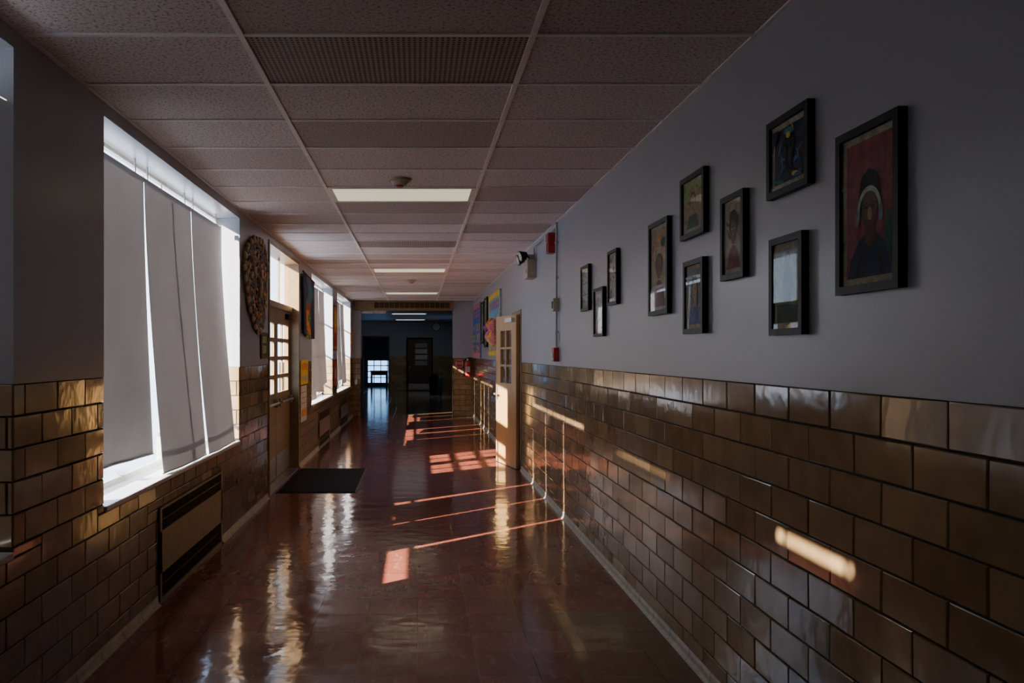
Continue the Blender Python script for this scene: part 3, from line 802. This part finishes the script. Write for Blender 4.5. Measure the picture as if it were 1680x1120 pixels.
to.location = (cx, yy-0.006, cz); to.rotation_euler = (math.pi/2, 0, 0); tc.materials.append(WHITE); to.parent = so
mb = MB()
ex, ey = 1.27, YE-0.10
mb.cyl((ex, ey, 1.00), (ex, ey, 1.36), 0.075, RED, seg=24); mb.ell((ex, ey, 1.36), 0.075, 0.075, 0.05, RED, 24, 10)
mb.ell((ex, ey, 1.00), 0.075, 0.075, 0.02, RED, 24, 6)
mb.cyl((ex, ey, 1.40), (ex, ey, 1.46), 0.022, STEEL); mb.box(ex-0.02, ex+0.10, ey-0.012, ey+0.012, 1.47, 1.49, BLACK); mb.box(ex-0.02, ex+0.09, ey-0.012, ey+0.012, 1.44, 1.455, BLACK)
hp = [(ex-0.02, ey, 1.45), (ex-0.09, ey-0.02, 1.42), (ex-0.10, ey-0.02, 1.30), (ex-0.095, ey-0.02, 1.12)]
for i in range(3): mb.cyl(hp[i], hp[i+1], 0.012, BLACK, seg=10)
mb.cyl(hp[3], (ex-0.095, ey-0.02, 1.02), 0.014, BLACK, r1=0.024, seg=12)
mb.box(ex-0.05, ex+0.05, ey-0.079, ey-0.06, 1.12, 1.26, WHITE)
mb.box(ex-0.03, ex+0.03, ey+0.06, YE-0.004, 1.1, 1.45, STEEL)
mb.obj('fire_extinguisher')

# ------------------------------------------------------------------ left wall decorations
mb = MB()
outl = [(8.0,2.76),(7.86,2.72),(7.72,2.66),(7.58,2.60),(7.5,2.455),(7.53,2.36),(7.56,2.26),(7.66,2.16),(7.69,2.06),(7.82,1.98),(7.94,1.90),(8.05,1.83),(8.19,1.81),(8.34,1.85),(8.47,1.92),(8.50,2.05),(8.58,2.19),(8.60,2.36),(8.64,2.50),(8.60,2.63),(8.52,2.72),(8.42,2.74),(8.31,2.79),(8.15,2.74)]
xf = XL+0.03
GOLD = simple('mosaic_gold', (0.34,0.22,0.09), 0.35)
mb.poly([(xf, p[0], p[1]) for p in outl], INK['brown'])
for i in range(len(outl)):
    p, q = outl[i], outl[(i+1) % len(outl)]
    mb.poly([(XL+0.002,p[0],p[1]),(XL+0.002,q[0],q[1]),(xf,q[0],q[1]),(xf,p[0],p[1])], GOLD)
    mb.ell((xf-0.005, (p[0]+q[0])/2, (p[1]+q[1])/2), .018, .06, .035, GOLD, 10, 6)
def inside(py, pz):
    c = False; n = len(outl)
    for i in range(n):
        (a1, b1), (a2, b2) = outl[i], outl[(i+1) % n]
        if (b1 > pz) != (b2 > pz) and py < (a2-a1)*(pz-b1)/(b2-b1)+a1: c = not c
    return c
rs = random.Random(5); cs = [GOLD, INK['tan'], INK['cream'], INK['dgreen'], INK['brown'], INK['dred'], GOLD, INK['orange'], INK['brown'], INK['teal'], INK['green'], INK['black']]
cnt = 0
while cnt < 300:
    py, pz = rs.uniform(7.5, 8.75), rs.uniform(1.8, 2.8)
    if not inside(py, pz): continue
    cnt += 1
    mb.ell((xf+0.001, py, pz), rs.uniform(.005,.012), rs.uniform(.018,.045), rs.uniform(.012,.03), rs.choice(cs), 8, 5)
for dy_ in (-0.17, 0.17):
    mb.ell((xf+0.01, 8.13+dy_, 2.42), .02, .09, .045, INK['cream'], 12, 8); mb.ell((xf+0.022, 8.13+dy_, 2.42), .012, .035, .03, INK['black'], 10, 6)
mb.ell((xf+0.015, 8.13, 2.27), .03, .06, .11, GOLD, 12, 8); mb.ell((xf+0.01, 8.14, 2.06), .02, .13, .035, INK['dred'], 12, 8)
mb.obj('mosaic_mask_relief')

def flat_left(name, y0, y1, z0, z1, frame, bgc, shapes, th=0.015, fw=0.03):
    mb = MB()
    mb.box(XL+0.004, XL+th-0.003, y0, y1, z0, z1, INK[bgc])
    if frame:
        for (p,q,r,s_) in ((y0,y1,z0,z0+fw),(y0,y1,z1-fw,z1),(y0,y0+fw,z0,z1),(y1-fw,y1,z0,z1)):
            mb.box(XL+0.004, XL+th, p, q, r, s_, INK[frame])
    for i, (c, a0, a1, b0, b1) in enumerate(shapes):
        mb.box(XL+th-0.003, XL+th-0.0015+i*.0003, y0+(y1-y0)*a0, y0+(y1-y0)*a1, z0+(z1-z0)*b0, z0+(z1-z0)*b1, INK[c])
    return mb.obj(name)
flat_left('wall_notice', 8.36, 8.74, 1.54, 1.82, 'brown', 'dgreen', [('lime',.2,.8,.6,.85),('cream',.25,.75,.2,.5)])
flat_left('poster', 11.20, 11.95, 1.15, 1.50, None, 'yellow', [('orange',.1,.9,.6,.85),('cream',.1,.9,.15,.35)])
flat_left('poster', 11.22, 11.80, 0.62, 1.13, None, 'white', [('grey',.15,.85,.8,.83),('grey',.15,.85,.65,.68),('grey',.15,.7,.5,.53),('orange',.15,.85,.15,.35)])
flat_left('poster', 15.62, 16.25, 1.65, 2.55, 'brown', 'orange', [('yellow',.2,.8,.5,.85),('red',.2,.8,.1,.4)])
flat_left('poster', 19.68, 20.1, 1.60, 2.2, None, 'orange', [('yellow',.2,.8,.4,.8)])
flat_left('poster', 15.68, 16.2, 0.95, 1.45, None, 'red', [('cream',.2,.8,.3,.7)])
# cloth banner
mb = MB()
NU, NV = 24, 40; vs = []
ya, yb_, za, zb_ = 11.22, 12.40, 2.74, 1.88
def bp(u, v):
    taper = 0.07*v
    yy = ya + taper + (yb_-ya-2*taper)*u
    zz = za-(0.06*u) + (zb_-za)*v - 0.03*math.sin(u*3.14)*v
    return (XL+0.045+0.018*math.sin(u*15)*(.3+v), yy, zz)
vs = [bp(i/NU, j/NV) for j in range(NV+1) for i in range(NU+1)]
for j in range(NV):
    for i in range(NU):
        u, v = (i+.5)/NU, (j+.5)/NV
        c = 'navy'
        r = abs(u-.5-.15*math.sin(v*7))
        if r < .08: c = 'red' if v < .55 else 'orange'
        elif r < .17: c = 'green' if v > .4 else 'teal'
        elif r < .22: c = 'blue' if v < .5 else 'lime'
        a0 = j*(NU+1)+i
        mb.mesh([vs[a0], vs[a0+NU+1], vs[a0+NU+2], vs[a0+1]], [(0,1,2,3)], INK[c], smooth=True)
mb.cyl((XL+0.045, ya-0.02, za+0.01), (XL+0.045, yb_+0.02, za-0.05), 0.012, BLACK)
for yy in (ya+0.05, yb_-0.05): mb.cyl((XL+0.002, yy, za-0.02), (XL+0.045, yy, za-0.02), 0.006, BLACK)
mb.obj('painted_banner')

# ------------------------------------------------------------------ outside
mb = MB()
GR = simple('outdoor_paving', (0.34, 0.41, 0.50), 0.9, nscale=2)
mb.box(-45, XO-0.02, -30, 60, -0.35, -0.25, GR)
mb.box(XO-0.02, 20, 38.3, 60, -0.35, -0.25, GR)
mb.box(3.2, 30, -30, 38.3, -0.35, -0.25, GR)
mb.obj('outdoor_ground')

# ------------------------------------------------------------------ world, sun, camera
w = bpy.data.worlds.new('sky'); scene.world = w; w.use_nodes = True
nt = w.node_tree; bg = nt.nodes['Background']
tcw = N(nt, 'ShaderNodeTexCoord'); sp = N(nt, 'ShaderNodeSeparateXYZ'); nt.links.new(tcw.outputs['Generated'], sp.inputs[0])
nt.links.new(ramp(nt, sp.outputs[2], [(0.0, (0.74, 0.87, 1.0)), (0.5, (0.40, 0.61, 1.0))]), bg.inputs['Color'])
bg.inputs['Strength'].default_value = SKY
l = bpy.data.lights.new('sun', 'SUN'); l.energy = SUN; l.angle = math.radians(0.6); l.color = (1.0, 0.88, 0.76)
lo = bpy.data.objects.new('sun', l); scene.collection.objects.link(lo)
lo.location = (-10, -6, 8)
lo.rotation_euler = Vector((1, 0.78, -0.56)).to_track_quat('-Z', 'Y').to_euler()

cam = bpy.data.cameras.new('camera'); co = bpy.data.objects.new('camera', cam); scene.collection.objects.link(co)
co.location = (0, 0, 1.6); co.rotation_euler = (math.pi/2, 0, 0)
cam.sensor_width = 36; cam.lens = 1308/1680*36
cam.shift_x = (840-685)/1680; cam.shift_y = (579-560)/1680
cam.clip_start = 0.05; cam.clip_end = 200
scene.camera = co
